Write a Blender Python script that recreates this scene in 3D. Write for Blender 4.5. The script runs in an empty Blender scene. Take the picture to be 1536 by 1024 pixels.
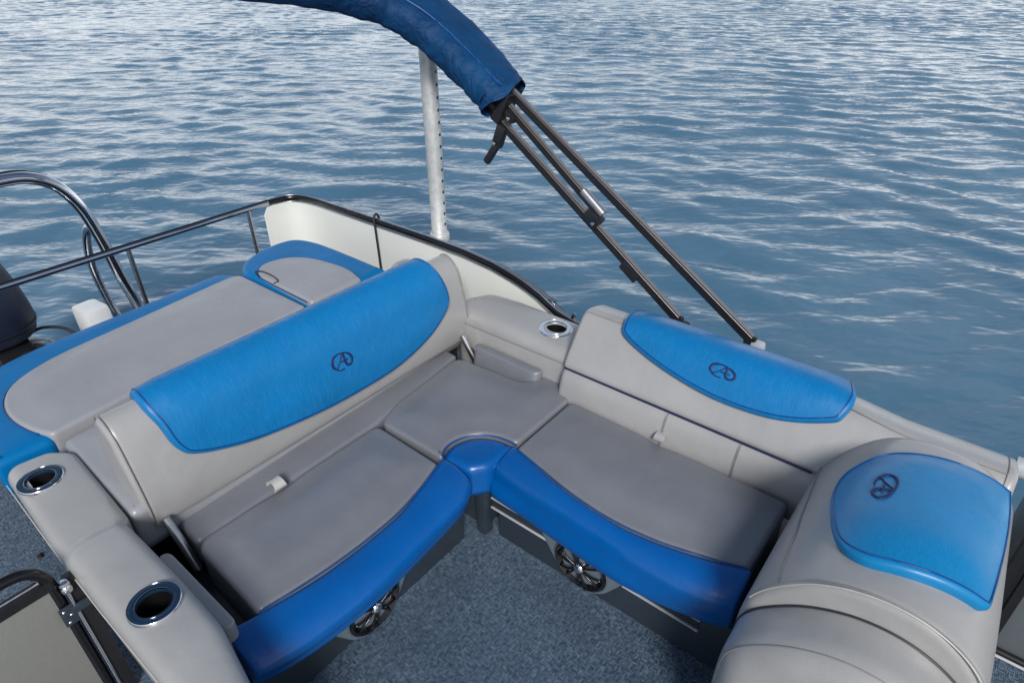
import bpy, bmesh, math, random
import numpy as np
from mathutils import Vector, Matrix
from mathutils.geometry import delaunay_2d_cdt
random.seed(4)
SC = bpy.context.scene
COL = SC.collection
PI = math.pi

# ------------------------------------------------------------------ materials
def newmat(name):
    m = bpy.data.materials.new(name); m.use_nodes = True
    nt = m.node_tree
    return m, nt, nt.nodes['Principled BSDF']
def N(nt, t, **k):
    n = nt.nodes.new(t)
    for a, b in k.items():
        if a in n.inputs.keys() if isinstance(a, str) else False: n.inputs[a].default_value = b
        else: setattr(n, a, b)
    return n
def noise(nt, vec, scale, detail=4, rough=.55, dist=0):
    n = nt.nodes.new('ShaderNodeTexNoise'); n.inputs['Scale'].default_value = scale
    n.inputs['Detail'].default_value = detail; n.inputs['Roughness'].default_value = rough
    n.inputs['Distortion'].default_value = dist
    nt.links.new(vec, n.inputs['Vector']); return n
def mapping(nt, vec, scale=(1,1,1), rot=(0,0,0)):
    n = nt.nodes.new('ShaderNodeMapping'); n.inputs['Scale'].default_value = scale
    n.inputs['Rotation'].default_value = rot
    nt.links.new(vec, n.inputs['Vector']); return n
def ramp(nt, fac, stops):
    n = nt.nodes.new('ShaderNodeValToRGB'); e = n.color_ramp.elements
    e[0].position, e[0].color = stops[0][0], (*stops[0][1], 1)
    e[1].position, e[1].color = stops[-1][0], (*stops[-1][1], 1)
    for p, c in stops[1:-1]:
        q = e.new(p); q.color = (*c, 1)
    nt.links.new(fac, n.inputs['Fac']); return n
def math_(nt, op, a, b=None, clamp=False):
    n = nt.nodes.new('ShaderNodeMath'); n.operation = op; n.use_clamp = clamp
    for i, v in enumerate((a, b)):
        if v is None: continue
        if isinstance(v, (int, float)): n.inputs[i].default_value = v
        else: nt.links.new(v, n.inputs[i])
    return n.outputs[0]
def bump(nt, h, strength, dist, nrm=None):
    n = nt.nodes.new('ShaderNodeBump'); n.inputs['Strength'].default_value = strength
    n.inputs['Distance'].default_value = dist
    nt.links.new(h, n.inputs['Height'])
    if nrm is not None: nt.links.new(nrm, n.inputs['Normal'])
    return n
def S(v, a): return tuple(x*a for x in v)

def vinyl(name, col, rough=.42, vary=.12, sheen_streak=None, wr=.13, spec=.5, coat=0):
    m, nt, b = newmat(name); L = nt.links
    tc = nt.nodes.new('ShaderNodeTexCoord').outputs['Object']
    big = noise(nt, tc, 3.2, 4, .6)
    r = ramp(nt, big.outputs['Fac'], [(.3, S(col, 1-vary)), (.72, S(col, 1+vary))])
    out = r.outputs['Color']
    fine = noise(nt, tc, 260, 2, .6)
    mix = nt.nodes.new('ShaderNodeMixRGB'); mix.blend_type = 'MULTIPLY'; mix.inputs['Fac'].default_value = 1
    fr = ramp(nt, fine.outputs['Fac'], [(.3, (.95,.95,.95)), (.7, (1.04,1.04,1.04))])
    L.new(out, mix.inputs[1]); L.new(fr.outputs['Color'], mix.inputs[2]); out = mix.outputs[0]
    rg = noise(nt, tc, 7, 5, .65)
    rr = nt.nodes.new('ShaderNodeMapRange'); rr.inputs['From Min'].default_value = .3; rr.inputs['From Max'].default_value = .7
    rr.inputs['To Min'].default_value = rough-.07; rr.inputs['To Max'].default_value = rough+.1
    L.new(rg.outputs['Fac'], rr.inputs['Value']); rough_out = rr.outputs[0]
    if sheen_streak:
        mp = mapping(nt, tc, sheen_streak)
        st = noise(nt, mp.outputs[0], 1, 5, .7)
        sr = ramp(nt, st.outputs['Fac'], [(.46, (0,0,0)), (.74, (1,1,1))])
        mx = nt.nodes.new('ShaderNodeMixRGB'); mx.inputs[2].default_value = (.08, .32, .66, 1)  # pale blue streaks paint a satin sheen into the base colour
        f = math_(nt, 'MULTIPLY', sr.outputs['Color'], .26)
        L.new(f, mx.inputs[0]); L.new(out, mx.inputs[1]); out = mx.outputs[0]
        rough_out = math_(nt, 'ADD', rough_out, math_(nt, 'MULTIPLY', st.outputs['Fac'], .14))
    L.new(out, b.inputs['Base Color']); L.new(rough_out, b.inputs['Roughness'])
    b.inputs['Specular IOR Level'].default_value = spec
    b.inputs['Coat Weight'].default_value = coat; b.inputs['Coat Roughness'].default_value = .28
    vo = nt.nodes.new('ShaderNodeTexVoronoi'); vo.inputs['Scale'].default_value = 420; L.new(tc, vo.inputs['Vector'])
    b1 = bump(nt, vo.outputs['Distance'], .08, .0015)
    w = noise(nt, tc, 6.5, 3, .5, .0)
    b2 = bump(nt, w.outputs['Fac'], wr, .03, b1.outputs[0])
    L.new(b2.outputs[0], b.inputs['Normal'])
    return m
def plain(name, col, rough=.5, metal=0, vary=.1, scale=30, bmp=.0, coat=0):
    m, nt, b = newmat(name); L = nt.links
    tc = nt.nodes.new('ShaderNodeTexCoord').outputs['Object']
    n = noise(nt, tc, scale, 5, .6)
    r = ramp(nt, n.outputs['Fac'], [(.3, S(col, 1-vary)), (.7, S(col, 1+vary))])
    L.new(r.outputs['Color'], b.inputs['Base Color'])
    rr = nt.nodes.new('ShaderNodeMapRange'); rr.inputs['To Min'].default_value = max(.02, rough-.06); rr.inputs['To Max'].default_value = rough+.08
    L.new(n.outputs['Fac'], rr.inputs['Value']); L.new(rr.outputs[0], b.inputs['Roughness'])
    b.inputs['Metallic'].default_value = metal; b.inputs['Coat Weight'].default_value = coat
    if bmp: L.new(bump(nt, n.outputs['Fac'], bmp, .004).outputs[0], b.inputs['Normal'])
    return m
GREY = (.335, .335, .332); SEAT = (.175, .185, .207); BLUE = (.0, .088, .33)
M = {}
M['grey'] = vinyl('light_grey_vinyl', GREY, .36, .07, coat=.45)
M['seat'] = vinyl('seat_grey_vinyl', SEAT, .36, .10, coat=.35)
M['sun'] = vinyl('sunpad_grey_vinyl', (.29,.30,.32), .34, .07)
M['blue'] = vinyl('blue_vinyl', BLUE, .25, .10, None, .12, .5)
M['bluex'] = vinyl('blue_vinyl_brushed_sheen_lengthwise', (.0,.155,.40), .30, .10, (420, 22, 22), .12, .38)
M['bluey'] = vinyl('blue_vinyl_brushed_sheen_across', (.0,.155,.40), .30, .10, (22, 420, 22), .12, .38)
M['bluez'] = vinyl('blue_vinyl_lounge', (.0,.19,.44), .30, .10, (22, 420, 420), .12, .38)
M['bluesun'] = vinyl('blue_vinyl_stern', (.0,.14,.37), .36, .08, None, .1, .2)
M['pod'] = plain('moulded_slate_plastic', (.12,.15,.18), .38, 0, .05)
M['bluedark'] = plain('blue_piping', (.0,.06,.24), .4)
M['greyseam'] = plain('grey_piping', (.25,.24,.235), .5)
M['greyseam2'] = plain('pale_piping', (.45,.44,.42), .45)
M['navy'] = plain('navy_piping', (.006,.015,.06), .4)
M['ink'] = plain('navy_embroidery', (.004,.012,.09), .6)
M['plastic'] = plain('dark_grey_plastic', (.026,.038,.052), .40, 0, .12, 60, .1)
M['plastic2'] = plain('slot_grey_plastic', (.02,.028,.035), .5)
M['lip'] = plain('pale_grey_plastic', (.42,.45,.48), .35)
M['black'] = plain('black_gloss', (.006,.006,.008), .16, 0, .2)
M['blackmat'] = plain('black_powder_coat', (.012,.012,.014), .35, 0, .2)
M['tube'] = plain('anodised_tube', (.035,.034,.036), .3, .6, .1)
M['tubetop'] = plain('anodised_tube_lit_face', (.20,.185,.185), .36, .3, .06)  # lit copy of the tube metal, light on upper faces painted as colour
M['chrome'] = plain('polished_steel', (.72,.73,.75), .08, 1, .04, 8)
M['darkchrome'] = plain('dark_polished_rail', (.58,.60,.64), .07, 1, .1, 8)
M['alu'] = plain('brushed_aluminium', (.5,.51,.53), .3, 1, .08, 50)
M['satin2'] = plain('dull_steel_sleeve', (.30,.31,.33), .35, .7, .08, 20)
M['satin'] = plain('satin_steel_rim', (.75,.78,.80), .28, .7, .04, 20)
M['ringblue'] = plain('dark_blue_rim', (.012,.035,.075), .2, .3, .1)
M['well'] = plain('black_cup_well', (.002,.002,.003), .5)
M['panel'] = plain('cream_fence_panel', (.72,.74,.70), .35, 0, .03, 3)
M['gatepanel'] = plain('grey_gate_panel', (.20,.205,.19), .6, 0, .08, 220, .15)
M['fwdpanel'] = plain('slate_fence_panel', (.12,.14,.155), .5, 0, .05, 10)
M['white'] = plain('white_plastic', (.78,.8,.8), .35, 0, .03)
M['cowl'] = plain('navy_cowl', (.010,.018,.04), .5, 0, .15, 12, .1)
M['cord'] = plain('black_cord', (.01,.01,.014), .6)
# galvanised pole
m, nt, b = newmat('galvanised_pole'); tc = nt.nodes.new('ShaderNodeTexCoord').outputs['Object']
n1 = noise(nt, tc, 25, 6, .7); r1 = ramp(nt, n1.outputs['Fac'], [(.3, (.40,.43,.44)), (.55, (.55,.57,.57)), (.75, (.64,.65,.65))])
nt.links.new(r1.outputs[0], b.inputs['Base Color']); b.inputs['Metallic'].default_value = .35; b.inputs['Roughness'].default_value = .5
nt.links.new(bump(nt, n1.outputs['Fac'], .2, .003).outputs[0], b.inputs['Normal']); M['pole'] = m
# canvas
m, nt, b = newmat('blue_canvas'); tc = nt.nodes.new('ShaderNodeTexCoord').outputs['Object']
n1 = noise(nt, tc, 5, 5, .65); r1 = ramp(nt, n1.outputs['Fac'], [(.3, (.0,.020,.075)), (.7, (.0,.052,.155))])
nt.links.new(r1.outputs[0], b.inputs['Base Color']); b.inputs['Roughness'].default_value = .62
b.inputs['Specular IOR Level'].default_value = .25
n2 = noise(nt, tc, 13, 4, .6, 1.2); n3 = noise(nt, tc, 300, 2, .5)
bb = bump(nt, n3.outputs['Fac'], .3, .002)
nt.links.new(bump(nt, n2.outputs['Fac'], .6, .03, bb.outputs[0]).outputs[0], b.inputs['Normal']); M['canvas'] = m
# woven floor
def floor_mat():
    m, nt, b = newmat('woven_vinyl_floor'); L = nt.links
    tc = nt.nodes.new('ShaderNodeTexCoord').outputs['Object']
    warp = noise(nt, tc, 30, 2, .5)
    add = nt.nodes.new('ShaderNodeVectorMath'); add.operation = 'MULTIPLY_ADD'
    L.new(warp.outputs['Color'], add.inputs[0]); add.inputs[1].default_value = (.006,.006,0); L.new(tc, add.inputs[2])
    v = add.outputs[0]
    a = mapping(nt, v, (1,1,1), (0,0,.0))
    sp = nt.nodes.new('ShaderNodeSeparateXYZ'); L.new(a.outputs[0], sp.inputs[0])
    ma = mapping(nt, a.outputs[0], (40, 165, 1)); na = noise(nt, ma.outputs[0], 1, 2, .5)
    mb = mapping(nt, a.outputs[0], (165, 40, 1)); nb = noise(nt, mb.outputs[0], 1, 2, .5)
    def thread(ax, nz):
        w_ = math_(nt, 'ABSOLUTE', math_(nt, 'SINE', math_(nt, 'MULTIPLY', sp.outputs[ax], PI/.0062)))
        return math_(nt, 'ADD', math_(nt, 'MULTIPLY', w_, .16), math_(nt, 'ADD', nz.outputs['Fac'], -.10))
    ta_, tb_ = thread('Y', na), thread('X', nb)
    ck = nt.nodes.new('ShaderNodeTexChecker'); ck.inputs['Scale'].default_value = 1
    mc = mapping(nt, a.outputs[0], (46, 46, 1)); L.new(mc.outputs[0], ck.inputs['Vector'])
    mix = nt.nodes.new('ShaderNodeMixRGB'); L.new(ck.outputs['Fac'], mix.inputs[0]); L.new(ta_, mix.inputs[1]); L.new(tb_, mix.inputs[2])
    br = nt.nodes.new('ShaderNodeTexBrick'); br.inputs['Scale'].default_value = 1
    br.inputs['Mortar Size'].default_value = .12; br.inputs['Mortar Smooth'].default_value = .6
    br.inputs['Color1'].default_value = (1,1,1,1); br.inputs['Color2'].default_value = (.72,.72,.72,1); br.inputs['Mortar'].default_value = (.12,.12,.12,1)
    md = mapping(nt, a.outputs[0], (56, 56, 1), (0,0,.6)); L.new(md.outputs[0], br.inputs['Vector'])
    r = ramp(nt, mix.outputs[0], [(.34, (.028,.052,.086)), (.5, (.076,.118,.172)), (.68, (.20,.265,.34))])
    mu = nt.nodes.new('ShaderNodeMixRGB'); mu.blend_type = 'MULTIPLY'; mu.inputs[0].default_value = .25
    L.new(r.outputs[0], mu.inputs[1]); L.new(br.outputs['Color'], mu.inputs[2])
    bigp = noise(nt, tc, 2.5, 4, .6); br2 = ramp(nt, bigp.outputs['Fac'], [(.3, (.75,.78,.8)), (.7, (1.25,1.22,1.2))])
    mv = nt.nodes.new('ShaderNodeMixRGB'); mv.blend_type = 'MULTIPLY'; mv.inputs[0].default_value = 1
    L.new(mu.outputs[0], mv.inputs[1]); L.new(br2.outputs[0], mv.inputs[2])
    L.new(mv.outputs[0], b.inputs['Base Color']); b.inputs['Roughness'].default_value = .42
    L.new(bump(nt, mix.outputs[0], .7, .004).outputs[0], b.inputs['Normal'])
    return m
M['floor'] = floor_mat()
def water_mat():
    m, nt, b = newmat('lake_water'); L = nt.links
    tc = nt.nodes.new('ShaderNodeTexCoord').outputs['Object']
    rotm = mapping(nt, tc, (1,1,1), (0,0,math.radians(52)))
    mp = mapping(nt, rotm.outputs[0], (1.0, 2.3, 1))
    n1 = noise(nt, mp.outputs[0], 3.0, 2, .45, .0)
    n2 = noise(nt, mp.outputs[0], 8, 1, .4, .0)
    big = noise(nt, tc, .35, 3, .5)
    b.inputs['Base Color'].default_value = (.012,.055,.085,1)
    r = ramp(nt, big.outputs['Fac'], [(.3, (.045,.124,.198)), (.7, (.074,.166,.248))])
    L.new(r.outputs[0], b.inputs['Base Color'])
    b.inputs['Roughness'].default_value = .11; b.inputs['IOR'].default_value = 1.6
    b.inputs['Specular IOR Level'].default_value = .6
    b1 = bump(nt, n1.outputs['Fac'], .5, .05)
    b2 = bump(nt, n2.outputs['Fac'], .10, .012, b1.outputs[0])
    L.new(b2.outputs[0], b.inputs['Normal'])
    return m
M['water'] = water_mat()

# ------------------------------------------------------------------ object helpers
def link(name, me, mat=None, parent=None, smooth=True, sharp=None):
    o = bpy.data.objects.new(name, me); COL.objects.link(o)
    if mat is not None: me.materials.append(M[mat] if isinstance(mat, str) else mat)
    if smooth: me.polygons.foreach_set('use_smooth', [True]*len(me.polygons))
    if sharp is not None:
        bm = bmesh.new(); bm.from_mesh(me)
        for e in bm.edges:
            if len(e.link_faces) == 2 and e.calc_face_angle(0) > math.radians(sharp): e.smooth = False
        bm.to_mesh(me); bm.free()
    if parent is not None:
        o.parent = parent; o.matrix_parent_inverse = Matrix.Translation(parent.location).inverted()
        # bake: keep vertices in world coordinates
    return o
def mk(name, V, F, mat, parent=None, smooth=True, sharp=None, fix=True):
    me = bpy.data.meshes.new(name)
    me.from_pydata([tuple(map(float, v)) for v in V], [], F)
    if fix:
        bm = bmesh.new(); bm.from_mesh(me)
        bmesh.ops.remove_doubles(bm, verts=bm.verts, dist=1e-6)
        bmesh.ops.recalc_face_normals(bm, faces=bm.faces); bm.to_mesh(me); bm.free()
    me.update()
    return link(name, me, mat, parent, smooth, sharp)
def thing(name, label, cat, loc=(0,0,0), group=None):
    o = bpy.data.objects.new(name, None); COL.objects.link(o); o.location = loc
    o.empty_display_size = .1
    o['label'] = label; o['category'] = cat
    if group: o['group'] = group
    return o
def tag(o, label, cat, group=None):
    o['label'] = label; o['category'] = cat
    if group: o['group'] = group
    return o

def catmull(P, n=8, closed=False):
    P = [np.array(p, float) for p in P]; out = []; m = len(P)
    rng = range(m if closed else m-1)
    for i in rng:
        if closed: p0, p1, p2, p3 = P[i-1], P[i], P[(i+1) % m], P[(i+2) % m]
        else:
            p1, p2 = P[i], P[i+1]; p0 = P[i-1] if i else 2*p1-p2; p3 = P[i+2] if i+2 < m else 2*p2-p1
        for k in range(n):
            t = k/n
            out.append(.5*((2*p1)+(-p0+p2)*t+(2*p0-5*p1+4*p2-p3)*t*t+(-p0+3*p1-3*p2+p3)*t**3))
    if not closed: out.append(P[-1])
    return out
def interp(xs, ys, x): return float(np.interp(x, xs, ys))
def roundpoly(P, seg=7):
    """P: list of (x, y, radius); returns closed rounded outline"""
    out = []; n = len(P)
    for i in range(n):
        p = np.array(P[i][:2], float); a = np.array(P[i-1][:2], float); c = np.array(P[(i+1) % n][:2], float); r = P[i][2]
        if r <= 0: out.append(p); continue
        u = a-p; v = c-p; lu = np.linalg.norm(u); lv = np.linalg.norm(v); u /= lu; v /= lv
        ang = math.acos(max(-1, min(1, float(u@v)))); d = min(r/math.tan(ang/2), lu*.49, lv*.49); r = d*math.tan(ang/2)
        if ang > PI-.02: out.append(p); continue
        bis = (u+v)/np.linalg.norm(u+v); cen = p+bis*(r/math.sin(ang/2))
        A = p+u*d-cen; B = p+v*d-cen
        a0 = math.atan2(A[1], A[0]); a1 = math.atan2(B[1], B[0]); da = (a1-a0+PI) % (2*PI)-PI
        for k in range(seg+1):
            t = a0+da*k/seg; out.append(cen+r*np.array([math.cos(t), math.sin(t)]))
    return out
def spl(P, n=6):
    """closed outline, smooth through the points, sharp at points given as (x, y, 1)"""
    cs = [i for i, p in enumerate(P) if len(p) > 2]
    if not cs: return catmull([p[:2] for p in P], n, True)
    P = P[cs[0]:]+P[:cs[0]]; cs = [i for i, p in enumerate(P) if len(p) > 2]+[len(P)]; Q = P+[P[0]]; out = []
    for a, b in zip(cs, cs[1:]):
        run = [q[:2] for q in Q[a:b+1]]; out += catmull(run, n)[:-1]
    return out
def resample(P, step, closed=True):
    P = [np.array(p, float) for p in P]; Q = P+[P[0]] if closed else P
    L = [0]
    for a, b in zip(Q, Q[1:]): L.append(L[-1]+float(np.linalg.norm(b-a)))
    n = max(8 if closed else 2, int(round(L[-1]/step)))
    ts = np.linspace(0, L[-1], n+1); A = np.array(Q)
    R = np.stack([np.interp(ts, L, A[:, k]) for k in range(A.shape[1])], 1)
    return list(R[:-1]) if closed else list(R)
def area(P): return .5*sum(P[i-1][0]*P[i][1]-P[i][0]*P[i-1][1] for i in range(len(P)))
def smoothloop(P, it=2):
    P = np.array(P)
    for _ in range(it): P = .5*P+.25*(np.roll(P, 1, 0)+np.roll(P, -1, 0))
    return [p for p in P]
def inset(P, d):
    A = np.array(P); t1 = A-np.roll(A, 1, 0); t2 = np.roll(A, -1, 0)-A
    t1 /= np.linalg.norm(t1, axis=1)[:, None]+1e-12; t2 /= np.linalg.norm(t2, axis=1)[:, None]+1e-12
    t = t1+t2; t /= np.linalg.norm(t, axis=1)[:, None]+1e-12
    n = np.stack([-t[:, 1], t[:, 0]], 1)
    return A+n*d
def inside(A, p):
    x, y = p; c = False; j = len(A)-1
    for i in range(len(A)):
        if (A[i][1] > y) != (A[j][1] > y) and x < (A[j][0]-A[i][0])*(y-A[i][1])/(A[j][1]-A[i][1])+A[i][0]: c = not c
        j = i
    return c

def cushion(name, outline, h0, h1, r1=.03, r0=0, fmap=None, mat='grey', parent=None, crown=0, step=.014, grid=.03,
            holes=(), bulge=0, nr=6, relief=None, cw=.12, sm=1):
    """soft slab over a closed 2-D outline: rounded rims, crowned top, optional round holes; fmap maps (a,b,h) to 3-D"""
    P = resample(outline, step)
    if area(P) < 0: P = P[::-1]
    P = smoothloop(P, sm); A = np.array(P); n = len(P)
    if fmap is None: fmap = lambda a, b, h: (a, b, h)
    V = []; F = []
    def ring(Q, h):
        s = len(V)
        for q in Q: V.append((q[0], q[1], h))
        return s
    def skin(a, b):
        for i in range(n):
            j = (i+1) % n; F.append((a+i, a+j, b+j, b+i))
    def cap(Q, s, h, crn, flip, hl=()):
        lo = Q.min(0); hi = Q.max(0); pts = [tuple(q) for q in Q]; loop = list(range(n)); edges = []
        hcs = []
        for (cx, cy, cr) in hl:
            k0 = len(pts)
            for k in range(40): pts.append((cx+cr*math.cos(k*PI/20), cy+cr*math.sin(k*PI/20)))
            edges += [(k0+k, k0+(k+1) % 40) for k in range(40)]; hcs.append((cx, cy, cr))
        if crn is not None:
            gx = np.arange(lo[0]+grid*.37, hi[0], grid); gy = np.arange(lo[1]+grid*.41, hi[1], grid)
            for ix, x in enumerate(gx):
                for iy, y in enumerate(gy):
                    yy = y+(grid*.5 if ix % 2 else 0)
                    dd = Q-np.array([x, yy]); dm = math.sqrt((dd*dd).sum(1).min())
                    if dm < grid*.45 or not inside(Q, (x, yy)): continue
                    if any((x-a)**2+(yy-b)**2 < (c+.008)**2 for a, b, c in hcs): continue
                    pts.append((x, yy))
        vs, es, fs, ov, oe, of = delaunay_2d_cdt([Vector(p) for p in pts], edges, [loop], 1, 1e-7)
        idx = {}
        for k, v in enumerate(vs):
            src = [q for q in ov[k] if q < n]
            if src: idx[k] = s+src[0]; continue
            dd = Q-np.array([v[0], v[1]]); dm = math.sqrt((dd*dd).sum(1).min())
            t = min(1, dm/cw); z = h+(crn or 0)*(t*t*(3-2*t))*1.0
            idx[k] = len(V); V.append((v[0], v[1], z))
        for f in fs:
            c = sum((Vector(vs[i]) for i in f), Vector((0, 0)))/len(f)
            if any((c.x-a)**2+(c.y-b)**2 < cr*cr*.98 for a, b, cr in hcs): continue
            g = tuple(idx[i] for i in f)
            if len(set(g)) >= 3: F.append(g[::-1] if flip else g)
    # bottom
    if r0 > 0:
        Q = inset(P, r0); s0 = ring(Q, h0); cap(Q, s0, h0, None if crown == 0 else 0, True); prev = s0
        for k in range(1, nr+1):
            t = PI/2*k/nr; cur = ring(inset(P, r0*(1-math.sin(t))), h0+r0*(1-math.cos(t))); skin(prev, cur); prev = cur
    else:
        s0 = ring(A, h0); cap(A, s0, h0, None, True); prev = s0
    ha, hb = h0+r0, h1-r1
    if hb-ha > .012 or bulge:
        for k in range(1, 5):
            t = k/5; cur = ring(inset(P, -bulge*math.sin(PI*t)), ha+(hb-ha)*t); skin(prev, cur); prev = cur
    if hb > ha+1e-5 or r0 == 0:
        cur = ring(A, hb); skin(prev, cur); prev = cur
    for k in range(1, nr+1):
        t = PI/2*k/nr; Q = inset(P, r1*(1-math.cos(t))); cur = ring(Q, h1-r1+r1*math.sin(t)); skin(prev, cur); prev = cur
    cap(Q, prev, h1, crown, False, holes)
    if relief: V = [(a, b, h+relief(a, b)*max(0, min(1, (h-h0)/(h1-h0)))) for a, b, h in V]
    return mk(name, [fmap(*v) for v in V], F, mat, parent)

def tube(name, pts, r, mat, parent=None, res=12, closed=False, caps=True, square=False, twist=0, V=None, F=None, flat=1):
    own = V is None
    if own: V, F = [], []
    P = [Vector(p) for p in pts]; n = len(P); base = len(V)
    if square: res = 4
    T = []
    for i in range(n):
        if closed: t = P[(i+1) % n]-P[i-1]
        else: t = P[min(i+1, n-1)]-P[max(i-1, 0)]
        T.append(t.normalized())
    up = Vector((0, 0, 1)) if abs(T[0].z) < .9 else Vector((1, 0, 0))
    nrm = (up-T[0]*up.dot(T[0])).normalized()
    for i in range(n):
        nrm = (nrm-T[i]*nrm.dot(T[i])).normalized(); bn = T[i].cross(nrm)
        rr = r[i] if isinstance(r, (list, tuple)) else r
        for k in range(res):
            a = 2*PI*k/res+(PI/4 if square else 0)+twist; q = rr*(math.sqrt(2) if square else 1)
            V.append(P[i]+(nrm*math.cos(a)+bn*math.sin(a)*flat)*q)
    for i in range(n if closed else n-1):
        j = (i+1) % n
        for k in range(res):
            l = (k+1) % res; F.append((base+i*res+k, base+i*res+l, base+j*res+l, base+j*res+k))
    if caps and not closed:
        F.append(tuple(base+k for k in range(res))[::-1]); F.append(tuple(base+(n-1)*res+k for k in range(res)))
    if own: return mk(name, V, F, mat, parent, sharp=40 if square else 60)
def boxes(name, specs, mat, parent=None, bev=.004):
    """specs: list of (center, size, euler) joined in one mesh, bevelled"""
    bm = bmesh.new()
    for c, s, e in specs:
        t = bmesh.new(); bmesh.ops.create_cube(t, size=1)
        bmesh.ops.scale(t, vec=s, verts=t.verts)
        if bev: bmesh.ops.bevel(t, geom=t.edges[:], offset=min(bev, min(s)*.45), segments=2, affect='EDGES', profile=.6)
        from mathutils import Euler
        bmesh.ops.transform(t, matrix=Matrix.Translation(c) @ Euler(e).to_matrix().to_4x4(), verts=t.verts)
        tm = bpy.data.meshes.new('t'); t.to_mesh(tm); bm.from_mesh(tm); bpy.data.meshes.remove(tm); t.free()
    me = bpy.data.meshes.new(name); bm.to_mesh(me); bm.free()
    return link(name, me, mat, parent, True, 35)
def lathe(name, prof, c, mat, parent=None, axis='z', seg=40, a0=0, a1=2*PI, sharp=50):
    V = []; F = []; n = len(prof)
    for k in range(seg):
        a = 2*PI*k/seg
        for r, h in prof:
            x, y = r*math.cos(a), r*math.sin(a)
            V.append({'z': (c[0]+x, c[1]+y, c[2]+h), 'x': (c[0]+h, c[1]+x, c[2]+y), 'y': (c[0]+x, c[1]+h, c[2]+y)}[axis])
    for k in range(seg):
        l = (k+1) % seg
        for i in range(n-1): F.append((k*n+i, l*n+i, l*n+i+1, k*n+i+1))
    return mk(name, V, F, mat, parent, sharp=sharp)

class Prof:
    """open 2-D profile with arc length, position and left normal"""
    def __init__(s, pts, n=10):
        P = resample(catmull(pts, n), .006, False); s.P = np.array(P)
        d = np.linalg.norm(np.diff(s.P, axis=0), axis=1); s.L = np.concatenate([[0], np.cumsum(d)])
        T = np.gradient(s.P, axis=0)
        for _ in range(6): T = .5*T+.25*(np.vstack([T[:1], T[:-1]])+np.vstack([T[1:], T[-1:]]))
        T /= np.linalg.norm(T, axis=1)[:, None]; s.N = np.stack([-T[:, 1], T[:, 0]], 1)
    def at(s, t, h=0):
        p = np.array([np.interp(t, s.L, s.P[:, k]) for k in (0, 1)]); n = np.array([np.interp(t, s.L, s.N[:, k]) for k in (0, 1)])
        return p+n/np.linalg.norm(n)*h
    def near(s, p):
        return float(s.L[((s.P-np.array(p))**2).sum(1).argmin()])

def pipe_on(name, pts2, fm, r, mat, parent, closed=True, h=0, step=.012):
    P = resample(pts2, step, closed)
    return tube(name, [fm(p[0], p[1], h) for p in P], r, mat, parent, 6, closed)

EMB = [[(25,107,5),(-40,20,5),(-118,-62,6)], [(-118,-58,5),(-60,-84,5),(-6,-84,6)],
       [(27,105,10),(32,40,12),(36,-24,14),(66,-66,12),(112,-58,10),(142,0,14),(112,58,11),(47,92,7),(-47,110,6),(-128,84,12),(-155,22,15),(-140,-25,12),(-106,-54,5)],
       [(-30,8,5),(20,4,6),(78,8,5)]]
def emblem(fm, cs, ct, size, parent, kb=1.15, up=1, h=.004):
    V, F = [], []
    for st in EMB:
        C = catmull([(a*size/150, b*kb*size/150, w*1.5*.05/150) for a, b, w in st], 8)
        C = [np.array(c) for c in C]; b0 = len(V)
        for i, c in enumerate(C):
            t = C[min(i+1, len(C)-1)]-C[max(i-1, 0)]; t = t[:2]/np.linalg.norm(t[:2]); nn = np.array([-t[1], t[0]])
            for s_, hh in ((-1, h-.003), (-.8, h), (.8, h), (1, h-.003)):
                q = c[:2]+nn*c[2]*s_*.8; V.append(fm(cs+q[0]*up, ct+q[1]*up, hh))
        for i in range(len(C)-1):
            for k in range(3): F.append((b0+4*i+k, b0+4*i+k+1, b0+4*i+5+k, b0+4*i+4+k))
    return mk('emblem', V, F, 'ink', parent, fix=False)

def bolster(name, rows, fm, parent, zs=.442, zb=.262, mat='blue'):
    """waterfall front of a seat: rows of (u, seam, ridge, bottom)"""
    R = np.array(rows); us = []
    u0, u1 = R[0, 0], R[-1, 0]; sg = 1 if u1 > u0 else -1; L = abs(u1-u0)
    ds = [0, .003, .008, .015, .025]+list(np.linspace(.04, L-.04, 40))+[L-.025, L-.015, L-.008, L-.003, L]
    S3 = catmull(R, 12); S3 = np.array(S3); S3 = S3[np.argsort(S3[:, 0])]
    V = []; F = []; n = None
    for d in ds:
        u = u0+sg*d; s, r, b = (np.interp(u, S3[:, 0], S3[:, k]) for k in (1, 2, 3))
        e = min(d, L-d); q = 1-(1-min(1, e/.03))**2; k = .9+.1*math.sqrt(max(0, q))
        cs = [(s, zs-.012), (s-.006*(1 if r < s else -1), zs), (s+(r-s)*.45, zs-.004), (s+(r-s)*.8, zs-.022), (r, .392), (r+(b-r)*.15-.004, .355), (b, .31), (b+.004, .278)]
        C = catmull(cs, 5)+[np.array([b+.022, zb]), np.array([(b+s)/2, zb-.002]), np.array([s, zb])]
        cen = np.mean(C, axis=0); C = [cen+(c-cen)*np.array([k, k]) for c in C]
        for c in C: V.append(fm(u, c[0], c[1]))
        n = len(C)
    m = len(ds)
    for i in range(m-1):
        for j in range(n): F.append((i*n+j, i*n+(j+1) % n, (i+1)*n+(j+1) % n, (i+1)*n+j))
    F.append(tuple(range(n))[::-1]); F.append(tuple((m-1)*n+j for j in range(n)))
    return mk(name, V, F, mat, parent, sharp=55)

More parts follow.
